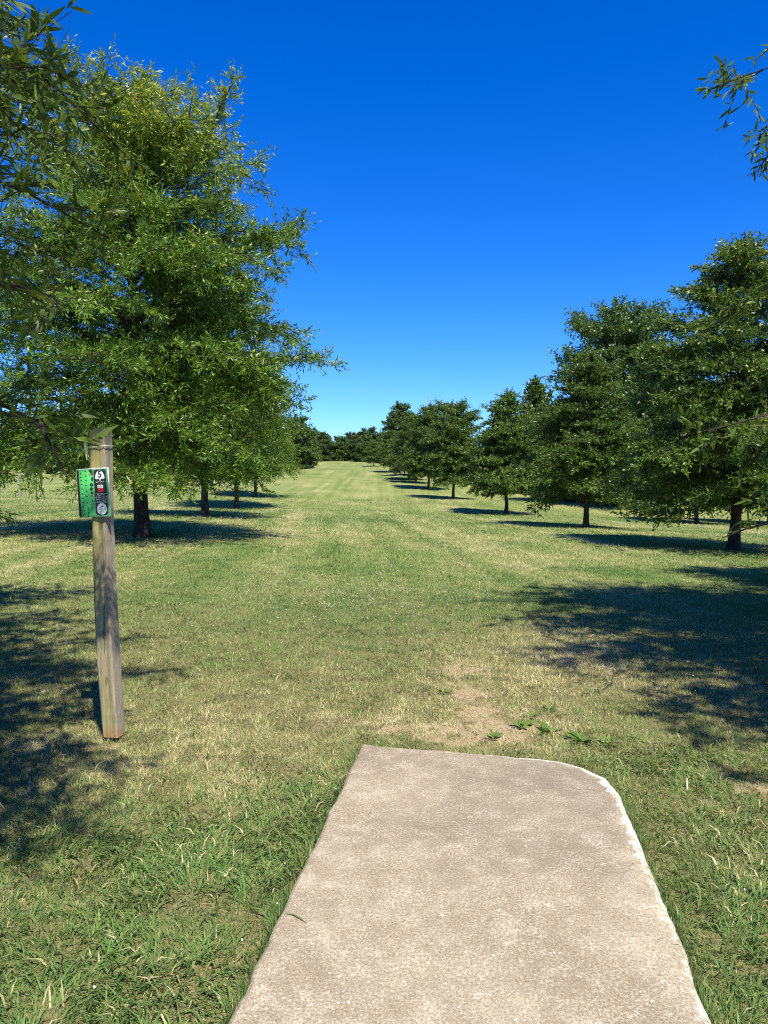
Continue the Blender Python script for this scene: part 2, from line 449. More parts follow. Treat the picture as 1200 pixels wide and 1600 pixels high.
def leaf_mesh(name, P, D, Lf, Wf, var, young, rng, lance=False, up=.5):
    n = len(P)
    U = norm(rng.normal(size=(n, 3))*.75 + np.array([0, 0, up]))
    S = norm(np.cross(D, U)); Nn = np.cross(S, D)
    Lf = Lf[:, None]; Wf = Wf[:, None]
    if lance:
        cv = rng.uniform(-.16, .06, (n, 1))
        pts = [P, P+D*Lf*.28+S*Wf*.42+Nn*Wf*.12, P+D*Lf*.28-S*Wf*.42+Nn*Wf*.12,
               P+D*Lf*.64+S*Wf*.40+Nn*(cv*Lf*.35+Wf*.12), P+D*Lf*.64-S*Wf*.40+Nn*(cv*Lf*.35+Wf*.12), P+D*Lf+Nn*cv*Lf]
        V = np.stack(pts, 1).reshape(-1, 3); b = np.arange(n)*6
        T = np.concatenate([np.stack([b, b+1, b+2], 1), np.stack([b+3, b+5, b+4], 1)])
        Q = np.stack([b+1, b+3, b+4, b+2], 1)
        k = 6; faces = [T, Q]
    else:
        cv = rng.uniform(-.2, .05, (n, 1))
        V = np.stack([P, P+D*Lf*.5+S*Wf*.5, P+D*Lf+Nn*cv*Lf, P+D*Lf*.5-S*Wf*.5], 1).reshape(-1, 3)
        b = np.arange(n)*4; faces = [np.stack([b, b+1, b+2, b+3], 1)]; k = 4
    return mesh_np(name, V, faces, dict(var=np.repeat(var, k), young=np.repeat(young, k)))

def gen_tree(seed, H, Rc, hb, npri, leaf, wid, kleaf, twig_len=.35, sec_m=3.2, twig_m=7.0, prof='oak', extra=(), tr=.13,
             lance=False, twigs=False, low_el=-.12, top_el=1.0, young_top=.0, lean=0, vflat=.45, mats=(None,), sag=.18, nleaf_cap=400000, lead=1.0, yrand=.012, lop=0.0):
    rng = np.random.RandomState(seed)
    pris = []
    wob = np.cumsum(rng.normal(size=(12, 2))*.04*H/10, axis=0)
    def axis_at(z):
        t = np.clip(z/H, 0, 1)*11
        return np.array([np.interp(t, range(12), wob[:, 0]-wob[0, 0])+lean*z/H, np.interp(t, range(12), wob[:, 1]-wob[0, 1]), z])
    for i in range(npri):
        t = ((i+.5)/npri)
        h = hb + (H*.95-hb)*t**1.05
        if prof == 'oak': L = Rc*(.72+.28*min(1, t/.15))*(1.0-.06*(1-t)*2)*(1-t**3.0*.66)
        elif prof == 'cone': L = Rc*(.93+.07*math.sin(t*6))*(1-t**2.0*.80) if t > .12 else Rc*(.75+t*1.4)
        elif prof == 'round': L = Rc*max(.12, 1-((t-.42)/.62)**2)**.5
        L *= rng.uniform(.74, 1.10)
        el = low_el + (top_el-low_el)*t**1.4 + rng.normal()*.10
        az = i*2.39996 + rng.normal()*.28
        if t > .5: L *= 1-lop*max(0, -math.cos(az))*min(1, (t-.5)*4)
        s = np.linspace(0, 1, 9)
        r = L*s*math.cos(el)
        z = L*s*math.sin(el) + L*(.10*np.sin(s*math.pi) - sag*(1-t)*s**2)
        wig = np.cumsum(rng.normal(size=9)*.035*L); wig -= wig[0]
        a0 = axis_at(h)
        P = np.stack([a0[0]+r*math.cos(az)-wig*math.sin(az), a0[1]+r*math.sin(az)+wig*math.cos(az), a0[2]+z+np.cumsum(rng.normal(size=9)*.015*L)], 1)
        P[:, 2] = np.maximum(P[:, 2], hb*.72+rng.uniform(0, .15))
        pris.append((P, L, t))
    # leader
    zs = np.linspace(H*.80, H, 9); P = np.array([axis_at(z) for z in zs]); pris.append((P, H*.20*lead, .98))
    for ex in extra:
        pts, dens = ex[:2]; sm0 = ex[2] if len(ex) > 2 else .45
        pts = np.array(pts, float); ts = np.linspace(0, 1, 9)
        # quadratic bezier through three points
        P = np.outer((1-ts)**2, pts[0])+np.outer(2*ts*(1-ts), pts[1])+np.outer(ts**2, pts[2])
        pris.append((P, np.linalg.norm(pts[2]-pts[0])*dens, -sm0))
    wood = MB(); trunk = MB()
    zt = np.array([0, .08, .25, .6, 1.2, 2.2, H*.4, H*.6, H*.8, H*.93])
    zt = np.unique(np.clip(zt, 0, H))
    base = [tr*(1-.92*(z/H)**.85)*(1+.55*math.exp(-z/.12)) for z in zt]
    TP = np.array([axis_at(z) for z in zt]); TP[0, 2] = -.12
    trunk.tube(TP, base, 12, True, .05, rng)
    tb = []; td = []; tl = []; tt = []
    secs = []
    for P, L, t in pris:
        r0 = max(.008, .022*L/2.2)*(tr/.13)**.5
        wood.tube(P, np.linspace(r0, .004, len(P)), 5, False)
        seg = np.gradient(P, axis=0)
        if t < 0:
            ns = int(max(3, L*sec_m*1.2)); smin = -t
        else: ns = int(max(3, L*sec_m)); smin = .16
        for j in range(ns):
            s = smin+(1-smin)*((j+rng.uniform(0, 1))/ns)
            p = np.array([np.interp(s*8, range(9), P[:, c]) for c in range(3)])
            tn = norm(np.array([np.interp(s*8, range(9), seg[:, c]) for c in range(3)]))
            sgn = 1 if j % 2 else -1
            ang = sgn*rng.uniform(.5, 1.25)
            if t > .9: ang = rng.uniform(0, 6.28)
            ca, sa = math.cos(ang), math.sin(ang)
            d = np.array([tn[0]*ca-tn[1]*sa, tn[0]*sa+tn[1]*ca, tn[2]*.7+rng.normal()*vflat*.45])
            if t > .9: d = np.array([ca*.7, sa*.7, rng.uniform(.1, .9)])
            d = norm(d)
            ln = (.22+.42*(1-s))*min(L, Rc)*rng.uniform(.55, 1.1)+.20
            if t < 0: ln = rng.uniform(.25, .6)*(1 if t > -.7 else .55)
            if t > .9: ln = (.2+.5*(1-s))*H*.11
            q = np.stack([p + d*ln*u + np.array([0, 0, -.14*ln*u*u]) for u in (0, .5, 1.0)])
            q[:, 2] = np.maximum(q[:, 2], hb*.55)
            secs.append((q, ln))
            nt_ = int(ln*twig_m)+2 if t > -.8 else 2+int(ln*3)
            u = rng.uniform(.08, 1.0, nt_)
            b = np.stack([np.interp(u, (0, .5, 1), q[:, c]) for c in range(3)], 1)
            dd_ = norm(d*rng.uniform(.3, 1.0, (nt_, 1)) + rng.normal(size=(nt_, 3))*np.array([.62, .62, vflat]))
            tb.append(b); td.append(dd_); tl.append(twig_len*rng.uniform(.5, 1.25, nt_)); tt.append(np.full(nt_, rng.uniform()))
    for P, L, t in pris:
        if t < 0: continue
        nt_ = int(L*twig_m*1.1); u = rng.uniform(.05, .9, nt_)*8
        b = np.stack([np.interp(u, range(9), P[:, c]) for c in range(3)], 1)
        dd_ = norm(rng.normal(size=(nt_, 3))*np.array([.8, .8, .55]))
        tb.append(b); td.append(dd_); tl.append(twig_len*rng.uniform(.6, 1.3, nt_)); tt.append(np.full(nt_, rng.uniform()))
    TB = np.concatenate(tb); TD = np.concatenate(td); TL = np.concatenate(tl); TT = np.concatenate(tt)
    keep = TB[:, 2] > hb*.45
    TB, TD, TL, TT = TB[keep], TD[keep], TL[keep], TT[keep]
    if twigs:
        for q, ln in secs: wood.tube(q, [.007, .005, .003], 4, False)
        m = len(TB); E = TB+TD*TL[:, None]*.95+np.array([0, 0, -.02])
        a = norm(np.cross(TD, np.array([.3, .2, .9]))); bb = np.cross(TD, a); V = []
        for P_, rr in ((TB, .0028), (E, .0012)):
            for k in range(3):
                th = k*2.094; V.append(P_+(a*math.cos(th)+bb*math.sin(th))*rr)
        V = np.stack(V, 1).reshape(-1, 3); i0 = np.arange(m)*6
        F = np.concatenate([np.stack([i0+k, i0+(k+1) % 3, i0+3+(k+1) % 3, i0+3+k], 1) for k in range(3)])
        wood.addn(V, F)
    else:
        for q, ln in secs: wood.tube(q, [.012, .008, .004], 3, False)
    # leaves
    k = kleaf; nT = len(TB)
    if nT*k > nleaf_cap: k = max(2, nleaf_cap//nT)
    fr = np.tile((np.arange(k)+.5)/k, nT)+rng.uniform(-.05, .05, nT*k)
    ii = np.repeat(np.arange(nT), k)
    P = TB[ii]+TD[ii]*(TL[ii]*fr)[:, None]
    D = norm(TD[ii]*rng.uniform(.2, 1.1, (nT*k, 1))+rng.normal(size=(nT*k, 3))*.55+np.array([0, 0, -.10]))
    zr = TB[:, 2]/H
    yt = ((rng.uniform(size=nT) < yrand) | (rng.uniform(size=nT) < young_top*sstep(.72, 1.0, zr))).astype(float)*rng.uniform(.35, 1, nT)
    var = np.clip(TT[ii]*.35+rng.uniform(size=nT*k)*.5+rng.normal(size=nT)[ii]*.10+.08, 0, 1)
    young = yt[ii]*(fr > .45)
    if young_top: young = np.maximum(young, .35*young_top*sstep(.6, 1.0, zr)[ii]*rng.uniform(size=nT*k))
    Lf = leaf*rng.uniform(.65, 1.2, nT*k); Wf = wid*rng.uniform(.7, 1.2, nT*k)
    lm = leaf_mesh('crown', P, D, Lf, Wf, var, young, rng, lance)
    print('tree', seed, 'leaves', len(P), 'twigs', nT)
    return trunk.mesh('trunk', True), wood.mesh('limbs', True), lm

def place(meshes, lmat, name, x, y, rz, s, label, group, sz=None, dz=0.0, cat='tree', limbs=True):
    r = empty(name, (x, y, float(hgt(x, y))+dz), rz)
    r.scale = (s, s, sz or s)
    link('trunk', meshes[0], None, r)
    if limbs: link('limbs', meshes[1], None, r)
    link('crown', meshes[2], None, r)
    tag(r, label, cat, group)
    return r
def prep(meshes, lmat):
    meshes[0].materials.append(M_BARK); meshes[1].materials.append(M_BARK); meshes[2].materials.append(lmat); return meshes

# hero tree of the left row
G_L = 'trees planted in the row left of the fairway'
G_R = 'trees planted in the row right of the fairway'
hero = prep(gen_tree(11, 9.5, 4.15, 1.9, 104, .115, .028, 15, .36, 5.2, 10.5, 'oak', tr=.19, lop=.5, young_top=1.0, low_el=-.10, top_el=1.15, sag=.22,
                     extra=[(((0, 0, 3.2), (2.6, -.6, 4.3), (4.15, -.8, 4.0)), 1.0), (((0, 0, 6.5), (1.4, -.3, 8.2), (2.2, -.3, 10.0)), 1.0),
                            (((0, 0, 3.0), (-3.0, -.6, 3.6), (-5.6, -.8, 2.2)), 1.0), (((0, 0, 5.0), (2.4, -.3, 6.4), (3.6, -.4, 7.0)), 1.0)], nleaf_cap=330000), M_OAK)
place(hero, None, 'willow_oak_tree', -5.6, 17.5, 0, 1, 'largest tree of the left row, tall and full, its dark trunk right behind the signpost', G_L)

oak2 = prep(gen_tree(23, 8.2, 3.7, 2.1, 76, .13, .036, 12, .36, 5.0, 10.0, 'oak', tr=.15, low_el=-.02, sag=.10, young_top=.3, nleaf_cap=160000), M_OAK)
place(oak2, None, 'willow_oak_tree', -6.75, 28.5, 1.0, 1.0, 'second tree of the left row, its trunk just right of the largest one', G_L)
place(oak2, None, 'willow_oak_tree', -8.2, 42.0, 2.5, .95, 'third tree of the left row, slim trunk under the big crown at its right edge', G_L)
place(oak2, None, 'willow_oak_tree', -9.3, 54.5, 4.1, .9, 'fourth tree of the left row, mostly hidden behind nearer crowns', G_L)

# row on the right
t1 = prep(gen_tree(41, 8.0, 3.4, 1.35, 84, .11, .046, 12, .34, 5.6, 12.0, 'cone', tr=.155, low_el=-.02, top_el=.95, vflat=.32, sag=.14, nleaf_cap=160000, young_top=.25), M_ROW)
t2 = prep(gen_tree(52, 7.3, 2.85, 1.15, 74, .12, .052, 10, .30, 6.0, 12.0, 'cone', tr=.13, low_el=.02, top_el=.9, vflat=.30, sag=.12, nleaf_cap=100000, young_top=.15), M_ROW)
t3 = prep(gen_tree(63, 7.0, 2.5, 1.25, 66, .14, .065, 9, .30, 6.0, 12.0, 'round', tr=.12, low_el=.10, top_el=1.0, vflat=.40, sag=.10, nleaf_cap=80000), M_ROW)
t4 = prep(gen_tree(64, 7.0, 2.4, 1.15, 60, .14, .065, 9, .30, 5.5, 11.0, 'round', tr=.12, low_el=.05, top_el=1.2, vflat=.45, sag=.06, nleaf_cap=80000), M_ROW)
t5 = prep(gen_tree(57, 7.1, 2.6, 1.05, 66, .13, .055, 10, .30, 6.0, 12.0, 'cone', tr=.12, low_el=.12, top_el=.8, vflat=.35, sag=.10, nleaf_cap=90000), M_ROW)
place(t1, None, 'row_tree', 9.3, 20.0, .6, 1.0, 'nearest tree of the right row, tall layered crown at the right edge of the photo', G_R)
place(t2, None, 'row_tree', 8.15, 30.4, 0, .95, 'second tree of the right row, cone crown in front of the big broad tree', G_R)
place(t5, None, 'row_tree', 7.0, 43.3, 2.1, .98, 'third tree of the right row, loose cone crown on a slim bare trunk', G_R)
place(t3, None, 'row_tree', 5.4, 59.0, 1.0, 1.0, 'fourth tree of the right row, dense dark rounded crown', G_R)
place(t4, None, 'row_tree', 4.2, 71.5, 3.0, 1.05, 'fifth tree of the right row, with brush at its foot', G_R)
place(t3, None, 'row_tree', 3.45, 82.0, 4.4, .98, 'sixth tree of the right row, close behind the fifth', G_R)
place(t5, None, 'row_tree', 2.9, 89.0, 5.3, .90, 'seventh tree of the right row, left of the sixth', G_R)
place(t2, None, 'row_tree', 2.6, 96.0, 5.9, .80, 'eighth tree of the right row, in the middle of the distant cluster', G_R)
place(t4, None, 'row_tree', .88, 106.0, 2.0, .78, 'ninth tree of the right row, standing alone left of the cluster', G_R)
place(t2, None, 'row_tree', -1.8, 132.0, 1.4, .62, 'smallest, farthest tree of the right row, out by the tree line', G_R)

# trees just outside the frame whose branches and shadows reach in
def loc3(base, pts): return [tuple(np.array(p)-np.array(base)) for p in pts]
B1 = (-5.3, 3.6, 0.0)
ex1 = []
for tgt, st, md, dn, sm in [((-1.22, 2.8, 3.02), 2.9, (-3.0, 3.5, 3.9), .20, .66), ((-1.36, 2.75, 3.14), 3.0, (-3.0, 3.1, 4.1), .32, .55), ((-1.58, 2.95, 2.75), 2.5, (-3.2, 3.2, 3.6), .28, .62),
                        ((-1.14, 2.62, 2.20), 2.0, (-2.6, 3.0, 2.75), .05, .88), ((-1.62, 2.8, 1.90), 1.9, (-2.9, 3.1, 2.5), .28, .68), ((-1.22, 2.75, 1.76), 1.8, (-2.4, 3.1, 2.15), .04, .85),
                        ((-.6, 2.4, 5.4), 4.0, (-2.6, 3.2, 5.7), 1.0, .4), ((-1.1, 3.2, 5.8), 4.4, (-3.0, 3.6, 6.2), 1.0, .4), ((-1.0, 1.9, 4.6), 3.8, (-2.9, 2.7, 5.2), 1.0, .4),
                        ((-1.3, 1.2, 4.2), 3.2, (-3.1, 2.4, 4.9), 1.0, .4), ((-2.0, .6, 3.9), 3.0, (-3.6, 2.0, 4.4), 1.0, .4), ((-.7, 2.2, 5.6), 4.6, (-2.8, 2.9, 6.3), 1.0, .4), ((-2.2, .2, 4.6), 3.6, (-3.8, 1.9, 5.2), 1.0, .4),
                        ((-3.7, 6.8, 4.4), 3.0, (-4.6, 5.4, 4.6), 1.3, .4), ((-4.2, 6.9, 5.6), 4.0, (-4.8, 5.4, 5.9), 1.3, .4), ((-1.5, 2.3, 5.5), 4.2, (-3.3, 3.0, 6.0), 1.6, .4), ((-1.6, 1.4, 5.0), 4.0, (-3.4, 2.4, 5.6), 1.6, .4), ((-2.0, 1.0, 5.8), 4.4, (-3.6, 2.2, 6.4), 1.6, .4), ((-2.6, -.3, 3.6), 2.8, (-4.0, 1.6, 4.2), 1.3, .4), ((-2.6, 6.9, 4.3), 3.4, (-4.0, 5.4, 5.0), .6, .5), ((-3.2, 7.3, 3.6), 2.8, (-4.3, 5.6, 4.1), .8, .45), ((-2.8, 6.2, 5.0), 3.8, (-4.0, 5.0, 5.6), .6, .5), ((-2.3, 5.3, 4.2), 3.2, (-3.8, 4.7, 4.9), 1.0, .5), ((-.45, .6, 4.3), 3.5, (-3.0, 2.0, 5.0), 1.2, .45), ((-.6, .1, 4.6), 3.7, (-3.0, 1.8, 5.2), 1.2, .45), ((-.4, .9, 4.9), 3.9, (-3.0, 2.2, 5.6), 1.2, .45), ((-1.0, .7, 4.3), 3.4, (-3.2, 2.0, 5.0), 1.2, .45), ((-1.4, .2, 4.5), 3.6, (-3.4, 1.8, 5.1), 1.2, .4), ((-1.5, .9, 3.6), 3.0, (-3.4, 2.2, 4.3), 1.2, .45)]:
    ex1.append((loc3(B1, [(B1[0], B1[1], st), md, tgt]), dn, sm))
near_l = prep(gen_tree(77, 9.4, 3.1, 1.7, 84, .090, .0185, 17, .26, 5.4, 13.5, 'oak', tr=.19, extra=ex1, lance=True, twigs=True, low_el=-.08, sag=.2, nleaf_cap=420000, yrand=.04), M_NEAR)
place(near_l, None, 'willow_oak_tree', B1[0], B1[1], 0, 1, 'tree at the left edge whose close hanging twigs reach in beside the signpost', G_L)

B2 = (6.6, 4.15, -.05)
ex2 = []
for tgt, st, md, dn, sm in [((2.40, 5.35, 4.22), 3.6, (4.4, 5.2, 5.0), .22, .72), ((2.66, 5.3, 3.75), 3.2, (4.5, 5.2, 4.7), .35, .7), ((2.70, 5.2, 4.6), 4.0, (4.6, 5.0, 5.3), .22, .72),
                        ((2.60, 5.4, 3.85), 3.2, (4.5, 5.3, 4.6), .3, .7),
                        ((1.90, 4.45, 1.78), 2.0, (3.9, 4.6, 2.4), .10, .82), ((2.2, 4.5, 1.86), 2.2, (4.1, 4.6, 2.5), .12, .82), ((2.25, 4.4, 1.24), 1.8, (3.9, 4.5, 1.8), .05, .88),
                        ((2.9, 2.2, 4.0), 3.2, (4.9, 2.9, 4.9), 1.0, .4), ((2.6, 3.3, 4.9), 4.0, (4.7, 3.8, 5.6), 1.0, .4), ((3.2, 1.4, 3.6), 3.0, (5.2, 2.5, 4.4), 1.0, .4), ((4.2, .8, 3.8), 3.0, (5.6, 2.0, 4.5), 1.0, .4), ((3.3, 3.0, 5.6), 4.4, (5.0, 3.4, 6.2), 1.6, .4), ((3.4, 2.0, 4.4), 3.6, (5.1, 2.9, 5.0), 1.6, .4), ((3.6, 4.2, 6.0), 4.8, (5.2, 4.2, 6.5), 1.6, .4)]:
    ex2.append((loc3(B2, [(B2[0], B2[1], st), md, tgt]), dn, sm))
near_r = prep(gen_tree(88, 8.6, 4.1, 1.6, 84, .090, .0195, 19, .27, 5.4, 13.5, 'oak', tr=.18, extra=ex2, lance=True, twigs=True, low_el=-.05, sag=.2, nleaf_cap=420000, yrand=.04), M_NEAR)
place(near_r, None, 'willow_oak_tree', B2[0], B2[1], 0, 1, 'tree at the right edge whose twigs hang in against the sky', G_R)
place(oak2, None, 'willow_oak_tree', 8.9, 9.6, .9, .78, 'tree past the right edge that throws the small shadow behind the big one', G_R)

# wood to the right and the far tree line
broad = prep(gen_tree(91, 13.8, 5.4, 1.8, 96, .20, .14, 9, .42, 4.4, 8.5, 'round', tr=.24, lead=.4, low_el=.12, top_el=.95, vflat=.6, sag=.08, nleaf_cap=110000), M_BROAD)
place(broad, None, 'broad_tree', 17.2, 55.0, .7, 1.0, 'tallest broad round tree, dark green, rising behind the second tree of the right row', 'trees of the wood to the right')
far = [prep(gen_tree(100+i, 8.0, 2.6+.3*i, .4, 44, .24, .15, 8, .42, 4.2, 8.5, ['round', 'cone', 'round'][i], tr=.13, low_el=.12, top_el=1.0, vflat=.6, sag=.05, nleaf_cap=40000), M_FAR) for i in range(3)]

def px_top(px, y, d):      # height above the ground at which a crown top shows at picture row y
    x = (px-600)/1180*d
    return x, CAM_H + (730-y)/1180*d - float(hgt(x, d))
rng = random.Random(4)
SK = [(600, 700), (640, 660), (700, 655), (760, 655), (820, 622), (870, 620), (930, 620), (1060, 600), (1200, 560), (1500, 560)]
def wood_tree(px, d, ytop, label, g, k=None, smin=.5):
    x, Ht = px_top(px, ytop, d)
    k = rng.randrange(3) if k is None else k
    s_ = (Ht+.5)/8.0
    place(far[k], None, 'woodland_tree', x, d, rng.uniform(0, 6.28), s_*rng.uniform(.95, 1.1), label, g, sz=s_, dz=-.5)
wood_tree(838, 72, 598, 'tall thin topped tree behind the third and second trees of the right row', 'trees of the wood to the right', 1)
wood_tree(626, 146, 636, 'pale rounded tree standing above the far end of the right row', 'trees of the wood to the right', 0)
GW = 'trees of the wood to the right'
i = 0
for d, a, b, st in [(62, 905, 1420, 62), (74, 860, 1340, 58), (88, 790, 1300, 54), (112, 735, 1240, 44), (138, 655, 1180, 36)]:
    px = a
    while px < b:
        sk = np.interp(px, [p[0] for p in SK], [p[1] for p in SK])
        wood_tree(px+rng.uniform(-8, 8), d+rng.uniform(-4, 4), sk+rng.uniform(4, 40), 'dark leafy tree in the wood behind the right row', GW)
        px += st*rng.uniform(.8, 1.2)
# second planted line seen under the crowns
for (x, y, s, lb) in [(16.6, 40.0, .9, 'slim tree behind the nearest tree of the right row, its shadow beneath it'), (21.5, 42.0, 1.0, 'tree at the far right edge behind the nearest row tree')]:
    place(t2, None, 'row_tree', x, y, x, s, lb, 'trees of the second line on the right')
GF = 'trees of the far tree line'
px = 300
while px < 720:
    for d, off in ((164, 0), (180, 8)):
        top = np.interp(px, [300, 470, 500, 520, 560, 575, 600, 720], [660, 672, 678, 690, 676, 678, 684, 670])
        wood_tree(px+off+rng.uniform(-3, 3), d+rng.uniform(-3, 3), top+rng.uniform(-3, 7) - (3 if off else 0), 'bushy tree in the far tree line across the crest', GF)
    px += 17
# far left behind the left row
px = -420
while px < 470:
    d = rng.uniform(92, 120)
    wood_tree(px, d, rng.uniform(640, 690), 'distant tree far behind the left row', 'trees of the far left wood')
    px += 34

# ------------------------------------------------------------------ radio mast and markers
def build_mast():
    m = MB(); Hm = 36; w = .32
    for a in range(3):
        th = a*2.094; m.tube([(w*math.cos(th), w*math.sin(th), 0), (w*math.cos(th), w*math.sin(th), Hm)], [.09, .08], 5)
    for k in range(60):
        z = k*.6
        for a in range(3):
            t0 = a*2.094; t1_ = t0+2.094
            m.tube([(w*math.cos(t0), w*math.sin(t0), z), (w*math.cos(t1_), w*math.sin(t1_), z+.6)], [.03, .03], 3, False)
    m.tube([(0, 0, Hm), (0, 0, Hm+2)], [.06, .03], 5)
    mat = flat('mast_steel', (.22, .2, .2), .5)
    o = m.build('radio_mast', mat); o.location = (23.0, 400, 2.4)
    tag(o, 'thin distant radio mast rising above the tree tops', 'mast')
build_mast()
def marker(px, d, h, w, label, mat):
    x = (px-600)/1180*d; r = MB()
    r.tube([(0, 0, -.1), (0, 0, h*.5), (.01, 0, h*.97), (.01, 0, h)], [w, w*.97, w*.95, w*.7], 8)
    o = r.build('marker_post', mat); o.location = (x, d, float(hgt(x, d))); tag(o, label, 'post', 'thin posts standing in the far left grass')
M_GREY = flat('grey_post_wood', (.25, .23, .2), .8)
marker(31, 46, 1.5, .10, 'thicker grey post in the far left grass', M_GREY)
marker(57, 38, 1.1, .03, 'thin dark stake in the far left grass', flat('stake', (.05, .045, .04), .7))

# ------------------------------------------------------------------ tee sign
def build_sign():
    bx, by = POST; bz = float(hgt(bx, by))
    root = empty('tee_sign', (bx, by, bz), 0)
    tag(root, 'leaning weathered wooden post with a small green hole five sign', 'sign')
    rs = np.random.RandomState(3)
    Hh = 1.84; a = .047
    def cen(z): return np.array([-.062*(z/Hh)**1.15 - .012*math.sin(z*2.3), .01*z, z])
    def yaw(z): return R(-12 + 5*sstep(1.2, 1.8, z))
    zs = np.linspace(-.1, Hh, 46); ring = []
    c8 = [(-1, -.82), (-.82, -1), (-.3, -1.0), (.3, -1.0), (.82, -1), (1, -.82), (1, -.3), (1, .3), (1, .82), (.82, 1), (0, 1), (-.82, 1), (-1, .82), (-1, 0)]
    n = len(c8); V = []; FR = []; SD = []
    prof = rs.normal(size=n)*.0016
    for z in zs:
        w = a*(1+.06*math.sin(z*3))*(1.0+.10*sstep(1.2, 1.84, z)); y_ = float(yaw(z)); c = cen(z)
        for j, (u, v) in enumerate(c8):
            e = prof[j]+rs.normal()*.0007
            # long drying crack down the front face
            if j == 3 and .2 < z < 1.75: e -= .004
            U, W = u*(w+e), v*(w+e)
            zz = z + (rs.uniform(-.006, .002) + .010*u if z > Hh-.01 else 0)
            V.append((c[0]+U*math.cos(y_)-W*math.sin(y_), c[1]+U*math.sin(y_)+W*math.cos(y_), zz))
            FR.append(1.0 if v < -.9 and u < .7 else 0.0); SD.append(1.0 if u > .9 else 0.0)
    F = [(i*n+j, i*n+(j+1) % n, (i+1)*n+(j+1) % n, (i+1)*n+j) for i in range(len(zs)-1) for j in range(n)]
    me = bpy.data.meshes.new('post'); me.from_pydata(V, [], F+[tuple((len(zs)-1)*n+j for j in range(n))])
    for nm, aa in (('front', FR), ('side', SD)):
        at = me.attributes.new(nm, 'FLOAT', 'POINT'); at.data.foreach_set('value', np.array(aa, np.float32))
    me.update(); link('post', me, M_WOOD, root)
    # green-white twine round the top
    tw = MB(); z = 1.735; y_ = float(yaw(z)); c = cen(z); w = a*1.10+.003; P = []
    for (u, v) in [(-1, -1), (1, -1), (1, 1), (-1, 1), (-1, -1)]:
        P.append((c[0]+u*w*math.cos(y_)-v*w*math.sin(y_), c[1]+u*w*math.sin(y_)+v*w*math.cos(y_), z+.006*u))
    tw.tube(P, [.003]*5, 6); tw.build('twine', flat('twine', (.45, .55, .38), .7), root)
    # board
    bw, bh, bt = .212, .282, .006
    zc = 1.47; y_ = R(-15); c = cen(zc)
    board = MB(); board.box((0, 0, 0), (bw, bt, bh))
    grn = (.075, .36, .12)
    bo = board.build('sign_board', flat('sign_white_core', (.62, .70, .62), .35), root)
    nrm = np.array([math.sin(y_), -math.cos(y_), 0])
    bo.location = (c[0]+nrm[0]*(a*1.12+bt)-.017*math.cos(y_), c[1]+nrm[1]*(a*1.12+bt)-.017*math.sin(y_), zc)
    bo.rotation_euler = (0, R(-3.0), y_)
    lay = {}
    def Wd(u, v, k):  # u right 0..1, v down 0..1
        return ((u-.5)*bw, -bt/2-.0006*k, (.5-v)*bh)
    def poly(mb, pts, k):
        mb.add([Wd(u, v, k) for u, v in pts], [tuple(range(len(pts)))])
    def ell(cx, cy, rx, ry, n=18): return [(cx+rx*math.cos(-t*2*math.pi/n), cy+ry*math.sin(-t*2*math.pi/n)) for t in range(n)]
    def rect(a_, b_, c_, d_): return [(a_, d_), (c_, d_), (c_, b_), (a_, b_)]
    def rrect(a_, b_, c_, d_, r):
        o = []
        for (cx, cy, t0) in ((c_-r, b_+r*.75, 0), (a_+r, b_+r*.75, 90), (a_+r, d_-r*.75, 180), (c_-r, d_-r*.75, 270)):
            for k in range(5):
                t = R(t0+k*22.5); o.append((cx+r*math.cos(t), cy-r*.75*math.sin(t)))
        return o
    def piece(name, polys, k, col, rough=.35):
        m_ = MB()
        for p in polys: poly(m_, p, k)
        return m_.build(name, flat('sign_'+name, col, rough), bo)
    piece('green_field', [rect(.015, .012, .985, .988)], 1, (.10, .40, .18))
    piece('fairway_map', [[(.14, .975), (.50, .975), (.50, .74), (.53, .40), (.50, .22), (.40, .03), (.22, .03), (.13, .12), (.11, .5)]], 2, (.14, .78, .20))
    piece('road_strip', [rect(.015, .03, .075, .988)], 2, (.02, .018, .02))
    dots = [(.14, .10), (.14, .17), (.145, .235), (.15, .32), (.155, .41), (.155, .51), (.16, .60), (.165, .69), (.16, .78), (.17, .86), (.17, .935),
            (.29, .05), (.30, .15), (.30, .24), (.29, .345), (.295, .465), (.30, .57), (.305, .70), (.31, .825), (.305, .91), (.30, .972),
            (.45, .665), (.45, .735), (.445, .80), (.46, .965)]
    piece('tree_dots', [ell(u, min(v, .965), .021, .016, 10) for u, v in dots], 3, (.012, .055, .03))
    piece('tree_clusters', [ell(.45, .045, .055, .036), ell(.49, .085, .035, .05), ell(.50, .22, .045, .042), ell(.46, .335, .055, .036), ell(.45, .42, .045, .035), ell(.46, .50, .04, .03)], 3, (.015, .10, .035))
    piece('basket_marks', [ell(.42, .115, .035, .022), ell(.44, .555, .042, .022)], 4, (.62, .22, .10))
    piece('dark_column', [rrect(.545, .03, .925, .965, .07)], 2, (.025, .035, .035))
    piece('column_rules', [rect(.53, .52, .94, .526), rect(.53, .70, .94, .706), rect(.53, .03, .538, .965)], 3, (.55, .66, .58))
    piece('number_plaque', [[(.585, .20), (.60, .15), (.63, .10), (.68, .06), (.735, .05), (.79, .06), (.84, .10), (.87, .15), (.885, .20), (.86, .225), (.76, .222), (.75, .26), (.72, .26), (.71, .222), (.61, .225)]], 3, (.80, .82, .82))
    piece('par_box', [rect(.645, .345, .82, .41)], 3, (.82, .82, .82))
    piece('distance_box', [rect(.645, .415, .82, .485)], 3, (.72, .035, .03))
    piece('round_badge', [ell(.735, .835, .155, .118, 28)], 3, (.72, .76, .76))
